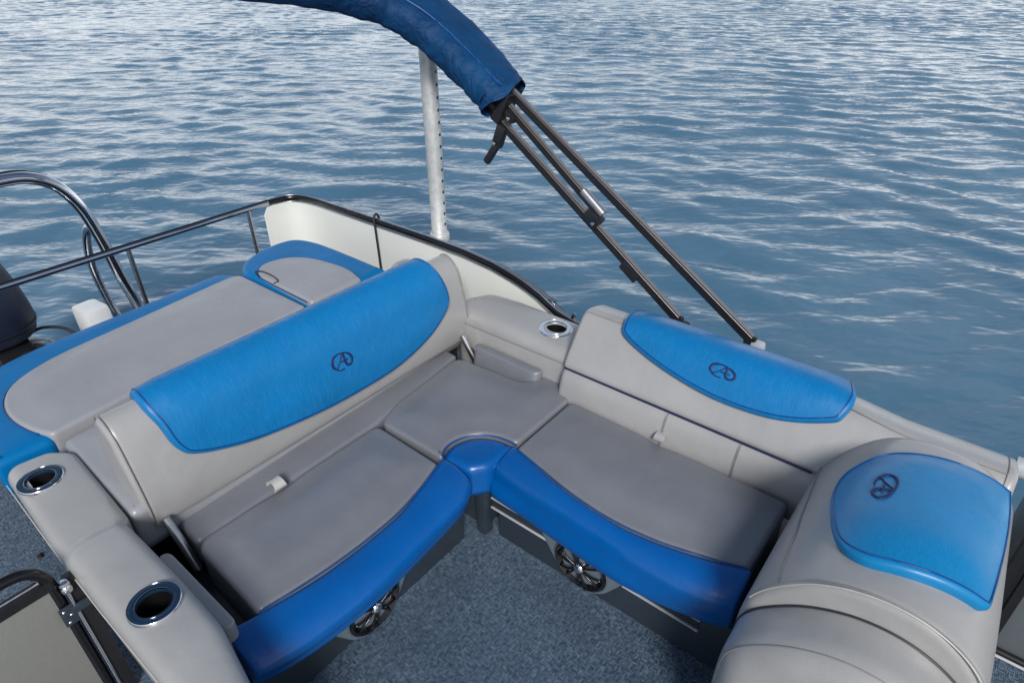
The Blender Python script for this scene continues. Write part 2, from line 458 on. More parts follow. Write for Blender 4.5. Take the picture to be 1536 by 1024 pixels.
# ================================================================== water and deck
WZ = -.46
def build_lake():
    rng = np.random.default_rng(7)
    x0, x1, y0, y1, st = -3, 46, -7, 46, .088
    xs = np.arange(x0, x1, st); ys = np.arange(y0, y1, st); X, Y = np.meshgrid(xs, ys, indexing='ij')
    Z = np.zeros_like(X); wd = math.radians(33)
    wx = X+.25*np.sin(Y*.7+.4*X)+.15*np.sin(Y*1.9-1.1*X); wy = Y+.25*np.sin(X*.6-.5*Y)
    amp = .85+.25*np.sin(X*.35+1)*np.sin(Y*.31-.5*X*.2)
    for i in range(110):
        lam = .30*(3.6)**rng.random()**1.2
        th = wd+rng.normal(0, .46); k = 2*PI/lam
        a = .0125*lam**.9*rng.random()**.5*(.8 if lam > 1.3 else 1)
        ph = k*(wx*math.cos(th)+wy*math.sin(th))+rng.random()*6.28
        Z += a*(np.sin(ph)+.22*np.sin(2*ph+PI/2))*amp
    ed = np.minimum.reduce([X-x0, x1-X, Y-y0, y1-Y]); Z *= np.clip(ed/3, 0, 1)*.37
    nx, ny = X.shape
    V = np.stack([X, Y, Z+WZ], -1).reshape(-1, 3)
    idx = np.arange(nx*ny).reshape(nx, ny)
    Q = np.stack([idx[:-1, :-1], idx[1:, :-1], idx[1:, 1:], idx[:-1, 1:]], -1).reshape(-1, 4)
    # outer skirt to the horizon
    big = 3000; bx0, bx1, by0, by1 = X[0,0], X[-1,0], Y[0,0], Y[0,-1]
    s = len(V); extra = np.array([(-big,-big,WZ),(big,-big,WZ),(big,big,WZ),(-big,big,WZ)], float)
    V = np.vstack([V, extra]); c = [idx[0,0], idx[-1,0], idx[-1,-1], idx[0,-1]]
    Q2 = np.array([(s,s+1,c[1],c[0]),(s+1,s+2,c[2],c[1]),(s+2,s+3,c[3],c[2]),(s+3,s,c[0],c[3])])
    Q = np.vstack([Q, Q2])
    me = bpy.data.meshes.new('lake'); me.vertices.add(len(V)); me.vertices.foreach_set('co', V.ravel())
    me.loops.add(len(Q)*4); me.loops.foreach_set('vertex_index', Q.ravel().astype(np.int32))
    me.polygons.add(len(Q)); me.polygons.foreach_set('loop_start', np.arange(0, len(Q)*4, 4, dtype=np.int32))
    me.update(calc_edges=True)
    o = link('lake', me, 'water'); o['kind'] = 'structure'
build_lake()
dk = boxes('deck', [((-.50, -.15, -.03), (3.12, 5.6, .06), (0,0,0)), ((-.40, 2.88, -.055), (1.25, .55, .06), (0,0,0))], 'floor', None, 0); dk['kind'] = 'structure'

# ================================================================== rear bench
ident = lambda a, b, h: (a, b, h)
rb = thing('rear_bench', 'grey and blue bench seat with flip backrest, backing onto the sun pad', 'bench', (-.6, .25, 0))
boxes('seat_base', [((-.585, .275, .125), (.97, .50, .25), (0,0,0)), ((-.25,.56,.15),(1.36,.10,.28),(0,0,0))], 'plastic', rb, .01)
aseam = [(-.139,.085),(-.161,.077),(-.29,.04),(-.435,.012),(-.58,.006),(-.727,.013),(-.87,.032),(-.975,.052)]
out = [(-.144,.448)]+[(x-.004, y+.004) for x, y in aseam[1:]]+[(-.975,.06),(-.962,.455)]
out = roundpoly([(-.15,.452,.03),(-.162,.083,.004)]+[(x, y+.006, .3) for x, y in aseam[2:7]]+[(-.975,.06,.012),(-.958,.462,.05)])
def dimple(cx, cy, d=.012, r=.05): return lambda a, b: -d*math.exp(-((a-cx)**2+(b-cy)**2)/(2*r*r))
cushion('seat_cushion', out, .255, .442, .022, 0, None, 'seat', rb, .016, relief=dimple(-.62,.47))
AR = [(-.128,.090,-.060,-.044),(-.20,.066,-.088,-.064),(-.30,.040,-.104,-.076),(-.435,.008,-.118,-.088),(-.6,.002,-.128,-.098),(-.78,.012,-.124,-.094),(-.95,.045,-.104,-.07),(-1.078,.078,-.07,-.03)]
bolster('bolster', AR, lambda u, o, z: (u, o, z), rb)
tube('piping', [(x, y-.0, .447) for x, y in catmull(aseam[1:], 6)], .003, 'bluedark', rb, 6)
# ledge behind the seat
cushion('seat_ledge', roundpoly([(-.945,.475,.01),(-.945,.66,.01),(.475,.66,.01),(.465,.56,.01),(-.13,.475,.02)]), .30, .425, .02, 0, None, 'seat', rb, .0)
# backrest
bp = [(.605,.452),(.592,.53),(.600,.62),(.625,.74),(.652,.825),(.700,.872),(.755,.872),(.80,.80),(.815,.68),(.790,.56),(.735,.475),(.66,.445)]
bprof = catmull(bp, 6, True)
def bmap(a, b, h):
    # slight shrink of the crown toward the ends
    x = h
    return (x, a, b)
cushion('backrest', bprof, -1.02, .625, .045, .03, lambda a, b, h: (h, a, b-.02*max(0, (h-.40))**1*2), 'grey', rb, .006, grid=.05, cw=.06)
PB = Prof([(.605,.455),(.592,.53),(.600,.62),(.625,.74),(.652,.825),(.700,.872),(.755,.872),(.80,.80),(.815,.68)])
PB.N = -PB.N if PB.at(.15, .05)[0] > PB.at(.15, 0)[0] else PB.N
tube('piping', [(-1.008, *PB.at(t, .001)) for t in np.linspace(.0, .62, 50)], .003, 'greyseam', rb, 6)
tube('piping', [(.595, *(PB.at(t, .001)-np.array([0,.008]))) for t in np.linspace(.0, .62, 50)], .003, 'greyseam', rb, 6)
tz = lambda z: PB.near((.6+(z-.62)*.2, z))
padm = lambda s, t, h: (s, *PB.at(t, h))
tt = PB.near((.79,.82))
po = spl([(-.895,.43),(-.879,.358),(-.868,.283),(-.842,.226,1),(-.759,.186),(-.593,.136),(-.329,.097),(-.1,.085),(.108,.093),(.311,.143),(.454,.225),(.480,.294),(.462,.39),(.445,.46),(.42,.56,1),(-.885,.56,1)])
hp = cushion('headrest_pad', po, -.01, .030, .018, 0, padm, 'bluex', rb, .010, step=.012, cw=.07, sm=3)
pi_ = inset(smoothloop(resample(po, .012), 2) if area(po) > 0 else smoothloop(resample(po, .012), 2)[::-1], .016)
pipe_on('piping', list(pi_), padm, .0026, 'bluedark', hp, True, .0305)
emblem(lambda s, t, h: padm(s, t, h+.040), -.179, .258, .048, hp, 1.1)
for x in (-.975, .535):
    tube('support_arm', [(x+.006, .475, .31), (x+.003, .52, .40), (x-.004, .58, .50)], .016, 'alu', rb, 12)
# pull strap
def strap(parent, c, along, out_, mat='greyseam2'):
    V = []; F = []; c = Vector(c); al = Vector(along); ou = Vector(out_); up = Vector((0,0,1))
    n = 14
    for i in range(n+1):
        a = PI*1.35*i/n-.35
        p = c+ou*(.026*math.cos(a)-.004)+up*(.018*math.sin(a)+.006)
        for s in (-1, 1):
            for th in (0, .003): V.append(p+al*.024*s*(1-.15*math.sin(a))+ou*math.cos(a)*th+up*math.sin(a)*th)
    for i in range(n):
        o = 4*i
        for a, b in ((0,1),(1,3),(3,2),(2,0)): F.append((o+a, o+b, o+4+b, o+4+a))
    return mk('pull_strap', V, F, mat, parent, sharp=50)
strap(rb, (-.625,.475,.446), (1,0,0), (0,1,0))

def speaker(parent, c, axis, sign):
    """coaxial speaker in a moulded pod facing along -axis"""
    # pod bezel
    ang = [math.radians(a) for a in range(-180, 1, 12)]
    pod = [(-.215,.10),(-.19,.045),(-.150,-.02)]+[(.138*math.cos(a), .138*math.sin(a)) for a in ang if -150 < math.degrees(a) < -30]+[(.150,-.02),(.19,.045),(.215,.10)]
    pod = roundpoly([(*p, .03) for p in pod])
    if axis == 'x': fm = lambda a, b, h: (c[0]-h, c[1]+a, c[2]+b)
    else: fm = lambda a, b, h: (c[0]+a, c[1]-h, c[2]+b)
    cushion('speaker_pod', pod, -.04, .035, .012, 0, fm, 'pod', parent, 0, holes=())
    tube('bezel_ring', [fm(.1165*math.cos(k*PI/24), .1165*math.sin(k*PI/24), .040) for k in range(48)], .0035, 'chrome', parent, 8, True)
    sp = lathe('speaker', [(.001,.010),(.03,.012),(.070,.02),(.096,.040),(.104,.048),(.111,.046),(.115,.034)], (0,0,0), 'black', parent, 'z')
    V = [fm(v.co.x, v.co.y, v.co.z+.002+.0) for v in sp.data.vertices]
    for v, q in zip(sp.data.vertices, V): v.co = q
    V, F = [], []
    for k in range(6):
        a = k*PI/3+.3
        for da in (-.09, .09):
            pts = [fm((.012+t*.086)*math.cos(a+da*(1+1.5*t)), (.012+t*.086)*math.sin(a+da*(1+1.5*t)), .050-.004*t+.006*math.sin(PI*t)) for t in np.linspace(0, 1, 7)]
            tube('', pts, .0045, None, None, 8, V=V, F=F)
    mk('grille', V, F, 'black', sp)
    tw = lathe('tweeter', [(.0005,.066),(.012,.064),(.020,.058),(.024,.050),(.024,.01)], (0,0,0), 'chrome', sp, 'z', 24)
    for v in tw.data.vertices: v.co = fm(*v.co)
    for k in range(3):
        a = k*2*PI/3+.5
        tube('trim_clip', [fm(.104*math.cos(a+d), .104*math.sin(a+d), .050) for d in np.linspace(-.22, .22, 9)], .0022, 'chrome', sp, 6)
speaker(rb, (-.625, .018, .158), 'y', -1)

# ================================================================== side bench
sb = thing('side_bench', 'grey and blue bench seat along the side rail with round speaker below', 'bench', (.3, -.6, 0))
boxes('seat_base', [((.30, -.60, .125), (.60, 1.04, .25), (0,0,0))], 'plastic', sb, .01)
sseam = [(.096,-.10),(.083,-.112),(.052,-.25),(.020,-.39),(.002,-.52),(-.002,-.635),(.010,-.76),(.034,-.866),(.066,-.97),(.095,-1.05)]
out = roundpoly([(.49,-.098,.03),(.090,-.100,.004)]+[(x+.006, y, .4) for x, y in sseam[2:9]]+[(.100,-1.052,.004),(.47,-1.06,.02)])
cushion('seat_cushion', out, .255, .442, .022, 0, None, 'seat', sb, .016, relief=dimple(.5,-.55))
SR = [(-.083,.102,-.022,-.056),(-.25,.052,-.044,-.066),(-.40,.018,-.058,-.080),(-.55,.000,-.070,-.092),(-.70,.000,-.078,-.098),(-.86,.030,-.076,-.082),(-.98,.068,-.058,-.056),(-1.062,.102,-.030,-.028)]
bolster('bolster', SR, lambda u, o, z: (o, u, z), sb)
tube('piping', [(x, y, .447) for x, y in catmull(sseam[1:], 6)], .003, 'bluedark', sb, 6)
# lower back roll
lp = catmull([(.50,.33),(.488,.40),(.494,.47),(.515,.535),(.545,.562),(.60,.565),(.66,.52),(.66,.36),(.58,.30)], 5, True)
cushion('lumbar_roll', lp, -1.13, -.015, .03, .02, lambda a, b, h: (a, h, b-.0), 'grey', sb, 0, grid=.06)
lprof = Prof([(.485,.40),(.492,.47),(.513,.535),(.545,.562)])
lprof.N = -lprof.N if lprof.at(.08, .05)[0] > lprof.at(.08, 0)[0] else lprof.N
for y in (-.53,-.536,-.83,-.836): tube('seam', [(*(lprof.at(t,.0015)),) and (lprof.at(t,.0012)[0], y, lprof.at(t,.0012)[1]) for t in np.linspace(0,.165,14)], .0013, 'greyseam', sb, 5)
tube('piping', [(.532, -.03, .563),(.530, -.5, .563),(.530,-1.09,.560)], .005, 'navy', sb, 8)
# backrest
def coam(y):  # height change along the bench
    t = max(0, min(1, (-y-1.02)/.35)); return -.045*t*t*(3-2*t)
SB = [(.527,.572),(.545,.61),(.585,.665),(.630,.725),(.668,.768),(.705,.784),(.76,.775),(.82,.755),(.85,.735),(.872,.69),(.878,.60)]
sp_ = catmull(SB, 6)+[np.array([.87,.45]), np.array([.60,.45]), np.array([.54,.55])]
cushion('backrest', sp_, -1.63, -.018, .022, .022, lambda a, b, h: (a, h, b+coam(h)*max(0,min(1,(b-.55)/.15))), 'grey', sb, .0, step=.012, grid=.06, bulge=0)
PS = Prof(SB); PS.N = -PS.N if PS.at(.15, .05)[0] > PS.at(.15, 0)[0] else PS.N
tS = lambda z: PS.near((.53+(z-.56)*.70, z))
padS = lambda s, t, h: (PS.at(t, h)[0], s, PS.at(t, h)[1])
t1 = PS.near((.845,.738))
po = spl([(-.249,.212),(-.427,.150),(-.659,.109),(-.861,.112),(-.997,.142),(-1.112,.192,1),(-1.132,.27),(-1.112,.36),(-1.09,.47,1),(-.26,.47,1),(-.205,.41),(-.202,.336),(-.222,.26)])
hp = cushion('headrest_pad', po, -.01, .030, .018, 0, padS, 'bluey', sb, .012, step=.012, cw=.07, sm=3)
pl = smoothloop(resample(po, .012), 2); pl = pl[::-1] if area(pl) < 0 else pl
pipe_on('piping', list(inset(pl, .016)), padS, .0026, 'bluedark', hp, True, .0305)
emblem(lambda s, t, h: padS(-s, t, h+.040), .688, tS(.738), .050, hp, .66)
# seam on the top edge
ts = tS(.768)+.012
tube('seam', [(PS.at(ts,.001)[0], y, PS.at(ts,.001)[1]+coam(y)) for y in np.linspace(-.035,-1.60,60)], .0022, 'greyseam', sb, 6)
tube('seam', [(PS.at(t,.001)[0], -.034, PS.at(t,.001)[1]) for t in np.linspace(.02,ts,30)], .0022, 'greyseam', sb, 6)
tube('seam', [(PS.at(t,.001)[0], -1.600, PS.at(t,.001)[1]+coam(-1.6)) for t in np.linspace(ts-.05,ts+.2,30)], .0022, 'greyseam', sb, 6)
strap(sb, (.490,-.535,.452), (0,1,0), (-1,0,0), 'grey')
speaker(sb, (.018, -.50, .146), 'x', -1)
for y0, y1 in ((-.05,-.335),(-.675,-.965)):
    yc = (y0+y1)/2; ln = abs(y1-y0)
    sl = boxes('storage_slot', [((-.0025, yc, .185), (.006, ln, .045), (0,0,0))], 'plastic2', sb, .001)
    boxes('slot_lip', [((-.006, yc, .158), (.012, ln+.006, .006), (0,0,0)), ((-.005, yc, .210), (.010, ln+.006, .005), (0,0,0))], 'lip', sl, .002)

# ================================================================== corner seat
cn = thing('square_seat', 'square grey corner cushion with blue wedge between the two benches', 'seat', (.2, .2, 0))
boxes('seat_base', [((.25, .24, .125), (.50, .50, .25), (0,0,0))], 'plastic', cn, .01)
arc = [(-.132,.086),(-.112,.108),(-.069,.124),(-.02,.120),(.03,.098),(.070,.060),(.098,.005),(.108,-.050),(.108,-.092)]
boxes('corner_post', [((-.012,-.012,.14),(.05,.05,.28),(0,0,0))], 'plastic', cn, .006)
o1 = roundpoly([(x+.006, y+.006, .05) for x, y in arc[::-1]]+[(-.132,.10,.004),(-.132,.452,.05),(.00,.50,.3),(.440,.538,.05),(.468,.165,.03),(.515,.120,.02),(.582,.105,.03),(.582,-.03,.03),(.49,-.090,.03)], 5)
cushion('seat_cushion', o1, .255, .442, .020, 0, None, 'seat', cn, .014)
o2 = roundpoly([(x, y, .05) for x, y in arc]+[(-.045,-.080,.03),(-.112,-.030,.03)], 5)
cushion('corner_bolster', o2, .29, .438, .036, 0, None, 'blue', cn, .002)
tube('piping', [(x, y, .438) for x, y in catmull(arc, 5)], .004, 'bluedark', cn, 6)

# ================================================================== cup holders and armrests
def cupholder(parent, c, rim, r=.069, ri=.047):
    w = lathe('cup_holder', [(ri-.0005,.001),(ri-.003,-.10),(.001,-.10)], c, 'well', parent, 'z', 40)
    lathe('rim', [(ri-.001,-.008),(ri-.001,.003),(ri+.003,.0065),(r-.006,.0065),(r-.001,.004),(r,-.004)], c, rim, w, 'z', 48)
    lathe('inner_trim', [(ri-.001,.001),(ri,.0078),(ri+.0018,.0078),(ri+.0025,.005)], c, 'chrome', w, 'z', 48)
    lathe('outer_trim', [(r-.002,.005),(r-.0012,.0072),(r+.0004,.006),(r+.0016,-.002)], c, 'chrome', w, 'z', 48)
al = thing('armrest_console', 'long light grey armrest with two dark rimmed cup holders beside the gate', 'armrest', (-1.19, .45, 0))
ao = roundpoly([(-1.287,-.40,.05),(-1.195,-.40,.05),(-1.150,-.26,.15),(-1.100,-.02,.3),(-1.092,.20,.1),(-1.092,.50,.02),(-1.092,.55,.05),(-1.070,.60,.05),(-1.045,1.06,.05),(-1.10,1.135,.06),(-1.25,1.16,.05),(-1.278,.6,.3)])
def arel(a, b):
    t = max(0, min(1, (b-.50)/.10)); s = t*t*(3-2*t); return -.030*s
def amap(a, b, h):
    k = max(0, (.55-h)/.55); return (a+k*.045*(1 if a < -1.19 else -.0), b, h)
cushion('armrest', ao, .0, .630, .045, 0, amap, 'grey', al, .004, relief=arel, cw=.04, holes=((-1.186,.965,.0475),(-1.187,.151,.0475)), step=.012, grid=.025)
cupholder(al, (-1.186,.965,.604), 'ringblue'); cupholder(al, (-1.187,.151,.634), 'ringblue')
cushion('side_pocket', roundpoly([(-1.088,.03,.015),(-1.045,.03,.015),(-1.040,.43,.015),(-1.075,.445,.012),(-1.088,.40,.01)]), .25, .505, .010, 0, None, 'grey', al, .0)
tube('seam', [(x, y, z) for x, y, z in [(-1.284,-.2,.575),(-1.284,.3,.575),(-1.278,.6,.56),(-1.262,1.1,.555)]], .002, 'greyseam2', al, 6)

ac = thing('cup_holder_armrest', 'grey armrest at the corner with a bright chrome cup holder', 'armrest', (.7, .28, 0))
co = roundpoly([(.552,-.09,.03),(.85,-.09,.03),(.86,.45,.1),(.84,.64,.10),(.70,.72,.08),(.575,.66,.08)])
cushion('armrest', co, .10, .607, .055, 0, lambda a, b, h: (a+.02*max(0, (h-.45)/.15)*(1 if a < .7 else 0), b, h), 'grey', ac, .004, cw=.04, holes=((.715,.150,.055),), step=.012, grid=.025)
cupholder(ac, (.715,.150,.609), 'satin', .080, .054)
cushion('side_pocket', roundpoly([(.508,.12,.02),(.560,.085,.015),(.560,.50,.015),(.515,.49,.012)]), .30, .480, .012, 0, lambda a, b, h: (a+(h-.47)*.25, b, h), 'seat', ac, .0)
tube('seam', [(.562, y, .556) for y in np.linspace(-.06,.6,12)], .0018, 'greyseam', ac, 6)

# ================================================================== sun pad and stern corner pad
su = thing('sun_pad', 'wide grey sun pad with blue border filling the stern', 'sun pad', (-.5, 1.4, 0))
boxes('pad_base', [((-.20, 1.36, .25), (1.74, 1.22, .48), (0,0,0))], 'plastic', su, .02)
oo = spl([(-1.26,1.19,1),(-1.25,1.45),(-1.22,1.68),(-1.14,1.83),(-.98,1.915),(-.70,1.95),(-.35,1.965),(-.05,1.985),(.07,1.975),(.128,1.88,1),(.128,1.30,1),(-.40,1.28),(-1.02,1.25,1),(-1.075,1.180,1)])
cushion('border', oo, .45, .600, .035, 0, None, 'bluesun', su, .004, cw=.05)
oi = spl([(-1.068,1.184,1),(-1.105,1.28),(-1.125,1.42),(-1.108,1.55),(-1.05,1.655),(-.95,1.720),(-.80,1.762),(-.55,1.79),(-.25,1.825),(.04,1.855),(.112,1.83),(.120,1.75,1),(.122,1.262,1),(-.40,1.240)])
cushion('mattress', oi, .50, .617, .018, 0, None, 'sun', su, .014)
pl = smoothloop(resample(oi, .015), 2); pl = pl[::-1] if area(pl) < 0 else pl
tube('piping', [(p[0], p[1], .604) for p in inset(pl, -.004) if p[1] > 1.30 or p[0] < -1.09], .0035, 'bluedark', su, 6)
cushion('inner_pad', roundpoly([(-1.065,.60,.02),(-1.052,1.185,.03),(-.40,1.225,.5),(.62,1.235,.04),(.66,.64,.03)]), .40, .575, .03, 0, None, 'sun', su, .01)
sc = thing('stern_corner_pad', 'small grey cushion in a curved blue surround beside the cream fence panel', 'cushion', (.38, 1.6, 0))
oo = spl([(.136,1.26,1),(.136,1.70),(.145,1.86),(.22,1.975),(.36,2.04),(.50,2.055),(.605,2.02),(.655,1.90),(.668,1.70),(.660,1.255,1),(.50,1.235,1)])
cushion('border', oo, .45, .622, .045, 0, None, 'bluesun', sc, .0)
oi = spl([(.142,1.236,1),(.150,1.60),(.165,1.73),(.225,1.805),(.31,1.815),(.40,1.775),(.468,1.67),(.50,1.52),(.505,1.38),(.47,1.240,1)])
cushion('cushion', oi, .48, .640, .022, 0, None, 'sun', sc, .012)
pl = smoothloop(resample(oi, .012), 2); pl = pl[::-1] if area(pl) < 0 else pl
tube('piping', [(p[0], p[1], .624) for p in inset(pl, -.003) if p[1] > 1.27], .0035, 'bluedark', sc, 6)
tube('pull_loop', catmull([(.150,1.70,.630),(.158,1.74,.645),(.175,1.70,.652),(.180,1.62,.650),(.168,1.55,.646),(.152,1.57,.630)], 6), .0035, 'blackmat', sc, 8)
tag(cushion('fence_bolster', roundpoly([(.68,1.02,.04),(.86,1.02,.03),(.86,1.30,.06),(.70,1.31,.06)]), .3, .62, .05, 0, None, 'grey', None, .004), 'narrow grey cushion along the cream fence behind the flip backrest', 'cushion')

# ================================================================== fence and stern rail
fe = thing('fence', 'cream panel fence with dark curved top rail beside the stern', 'fence', (.92, 1.3, 0))
def railz(y): return interp([-.15, .02, .15, .27, .42, .55, .70, .9, 1.2, 3], [.46, .50, .525, .553, .632, .672, .702, .722, .728, .728], y)
ctr = [(.92,-.12),(.92,.15),(.92,.5),(.92,1.0),(.92,1.6),(.92,2.0),(.918,2.2),(.895,2.32),(.84,2.385),(.76,2.405),(.66,2.41)]
cp = [np.array(p) for p in resample(catmull(ctr, 8), .03, False)]
V, F = [], []
def pz(i, p):  # top of the panel; round its free end
    e = np.linalg.norm(p-cp[-1]); return railz(p[1])-.022-(.05-math.sqrt(max(0, .05**2-(max(0,.05-e))**2)))
for i, p in enumerate(cp):
    t = cp[min(i+1, len(cp)-1)]-cp[max(i-1, 0)]; t /= np.linalg.norm(t); nn = np.array([-t[1], t[0]])
    e = np.linalg.norm(p-cp[-1]); sh = .03*(1-min(1, e/.2)) 
    for s in (.004, -.004):
        for z in (.05, .3, pz(i, p)): V.append((p[0]+nn[0]*s, p[1]+nn[1]*s, z))
for i in range(len(cp)-1):
    o = i*6
    for a, b in ((0,1),(1,2),(2,5),(5,4),(4,3),(3,0)): F.append((o+a, o+b, o+6+b, o+6+a))
o = (len(cp)-1)*6; F += [(o, o+1, o+4, o+3), (o+1, o+2, o+5, o+4), (0, 1, 4, 3), (1, 2, 5, 4)]
mk('panel', V, F, 'panel', fe, sharp=50)
rp = [(.92, y) for y in np.arange(-.14, 2.0, .06)]+[tuple(q) for q in catmull([(.92,2.02),(.918,2.2),(.895,2.325),(.84,2.39),(.76,2.41),(.70,2.412)], 8)]
tube('top_rail', [(x, y, railz(y)) for x, y in rp], .019, 'black', fe, 16)
tube('trim_strip', [(x+(.034 if y < 2.2 else .02), y+(.0 if y < 2.3 else .03), railz(y)-.006) for x, y in rp[:-6]], .008, 'darkchrome', fe, 8)
tube('trim_strip', [(x+(.054 if y < 2.2 else .03), y, railz(y)-.02) for x, y in rp[:-12]], .010, 'blackmat', fe, 8)
tube('trim_strip', [(x-.004, y, railz(y)+.018) for x, y in rp[:-3]], .0045, 'alu', fe, 8)
tube('inner_trim', [(x-.012, y, railz(y)-.024) for x, y in rp[:-8]], .005, 'alu', fe, 8)
boxes('rail_clip', [((.945, .33, .603), (.04,.03,.03), (.4,0,0))], 'alu', fe, .006)
boxes('rail_clip', [((.95,.20,.555),(.018,.018,.03),(.4,0,0))], 'alu', fe, .006)
boxes('rail_bracket', [((.93,-.04,.50),(.06,.10,.06),(0,0,0))], 'black', fe, .02)
boxes('latch_knob', [((.93,-.015,.545),(.05,.05,.04),(0,0,.2))], 'white', fe, .015)
tag(tube('tie_cord', catmull([(.955,1.615,.70),(.935,1.62,.765),(.905,1.615,.755),(.893,1.60,.68),(.892,1.595,.55),(.89,1.59,.42)], 6), .007, 'cord', None, 8), 'thin black cord tied over the fence rail and hanging down the cream panel', 'cord')
sr = thing('stern_rail', 'polished dark rail running across the stern above the sun pad', 'rail', (-.3, 2.41, .4))
tube('top_rail', [(x, 2.412, .728) for x in np.linspace(.70, -1.9, 20)], .0185, 'darkchrome', sr, 16)
tube('black_inlay', [(x, 2.409, .7415) for x in np.linspace(.70, -1.9, 20)], .0095, 'black', sr, 10)
for x in (.555, -.19, -.95):
    tube('post', [(x, 2.41, .0), (x, 2.41, .4), (x, 2.41, .72)], .0135, 'alu', sr, 12)

# ================================================================== pole
pt = thing('mooring_pole', 'upright galvanised pole with a column of drilled holes behind the fence', 'pole', (1.01, 1.15, 0))
px, py = 1.005, 1.17
V, F = [], []
tube('', [(px,py,z) for z in (.0,.66,.69,.74,.745,1.1,1.105,1.45,1.455,1.95)], [.048,.048,.048,.048,.044,.044,.0445,.0445,.044,.044], None, None, 24, V=V, F=F)
mk('shaft', V, F, 'pole', pt, sharp=50)
lathe('collar', [(.045,.745),(.052,.742),(.056,.735),(.056,.70),(.050,.695)], (px,py,0), 'pole', pt, 'z', 32)
hd = Vector((-.62, -1.0, 0)).normalized(); hd = Vector((hd.x*math.cos(.7)-hd.y*math.sin(.7), hd.x*math.sin(.7)+hd.y*math.cos(.7), 0))
for k in range(18):
    z = .80+k*.062; c = Vector((px,py,z))+hd*.0435
    q = hd.cross(Vector((0,0,1)))
    V = [c+hd*.0015]+[c+(q*math.cos(a)+Vector((0,0,1))*math.sin(a))*.0085+hd*.001 for a in [i*PI/6 for i in range(12)]]
    F = [(0, 1+i, 1+(i+1) % 12) for i in range(12)]
    mk('hole', V, F, 'blackmat', pt, False)

# ================================================================== bimini
bi = thing('bimini_top', 'folded blue bimini canvas boot on black square tube frame', 'bimini', (.93, -.4, .7))
def sqtube(name, a, b, w, d, parent):
    a = Vector(a); b = Vector(b); t = (b-a).normalized(); side = Vector((1,0,0)); side = (side-t*side.dot(t)).normalized(); up = t.cross(side)
    if up.z < 0: up = -up
    V = []; F = []
    prof = [(-w,-d),(w,-d),(w,d-.004),(w-.004,d),(-w+.004,d),(-w,d-.004)]
    for p in (a, b):
        for x, y in prof: V.append(p+side*x+up*y)
    n = len(prof)
    for i in range(n): F.append((i, (i+1) % n, n+(i+1) % n, n+i))
    F += [tuple(range(n))[::-1], tuple(range(n, 2*n))]
    o = mk(name, V, F, 'tube', parent, False)
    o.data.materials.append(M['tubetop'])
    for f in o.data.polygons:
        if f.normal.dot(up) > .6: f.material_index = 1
    # dark centre groove on the upper face
    V = []
    for p in (a, b):
        for x, h in ((-.003, d+.0005), (-.003, d+.0012), (.003, d+.0012), (.003, d+.0005)): V.append(p+side*(x-w*.88)+up*h)
    mk('groove', V, [(0,1,5,4),(1,2,6,5),(2,3,7,6),(0,3,2,1),(4,5,6,7)], 'blackmat', o, False)
    return o
T1 = ((.94,-.347,.742),(.93,.720,1.505)); T3 = ((.97,-.665,.742),(.960,.62,1.590)); T2 = ((.945,.088,1.125),(.935,.66,1.565))
sqtube('frame_tube', *T1, .0165, .0185, bi); sqtube('frame_tube', *T3, .0165, .0185, bi); sqtube('frame_tube', *T2, .0155, .017, bi)
def lerp3(T, t): return Vector(T[0])+(Vector(T[1])-Vector(T[0]))*t
dr = (Vector(T2[1])-Vector(T2[0])).normalized()
tube('brace_sleeve', [Vector(T2[0])-dr*.02+Vector((0,.0,.012)), Vector(T2[0])+dr*.12+Vector((0,0,.012))], .020, 'satin2', bi, 16)
ry = -math.atan2(.763,1.067)
def slab(name, c, sz, ang, mat, parent, bev=.006): return boxes(name, [(c, sz, (ang,0,0))], mat, parent, bev)
ang = math.atan2(.763,1.067)
slab('hinge_clamp', (.935,.115,1.10), (.05,.085,.06), ang, 'blackmat', bi)
slab('end_bracket', (.915,.620,1.518), (.05,.05,.15), ang-.15, 'blackmat', bi)
slab('end_bracket', (.930,.600,1.490), (.045,.10,.035), ang, 'blackmat', bi)
slab('lever', (.918,.640,1.385), (.035,.11,.055), -1.20, 'blackmat', bi, .012)
slab('lever', (.915,.690,1.295), (.032,.12,.036), -.95, 'blackmat', bi, .012)
for c in ((.905,.10,1.085),(.898,.575,1.475),(.895,.660,1.35)):
    lathe('bolt', [(.0005,-.006),(.008,-.005),(.010,0)], c, 'chrome', bi, 'x', 16)
slab('tube_cap', (.935,-.10,.905), (.052,.10,.05), ang, 'blackmat', bi)
boxes('deck_mount', [((.97,-.70,.715),(.045,.06,.05),(0,0,0))], 'lip', bi, .018)
boxes('deck_mount', [((.95,-.37,.705),(.045,.06,.05),(0,0,0))], 'blackmat', bi, .015)
for Tm in (T1, T3): slab('foot_bracket', tuple(lerp3(Tm,.0)+Vector((0,0,-.03))), (.03,.05,.08), 0, 'blackmat', bi)
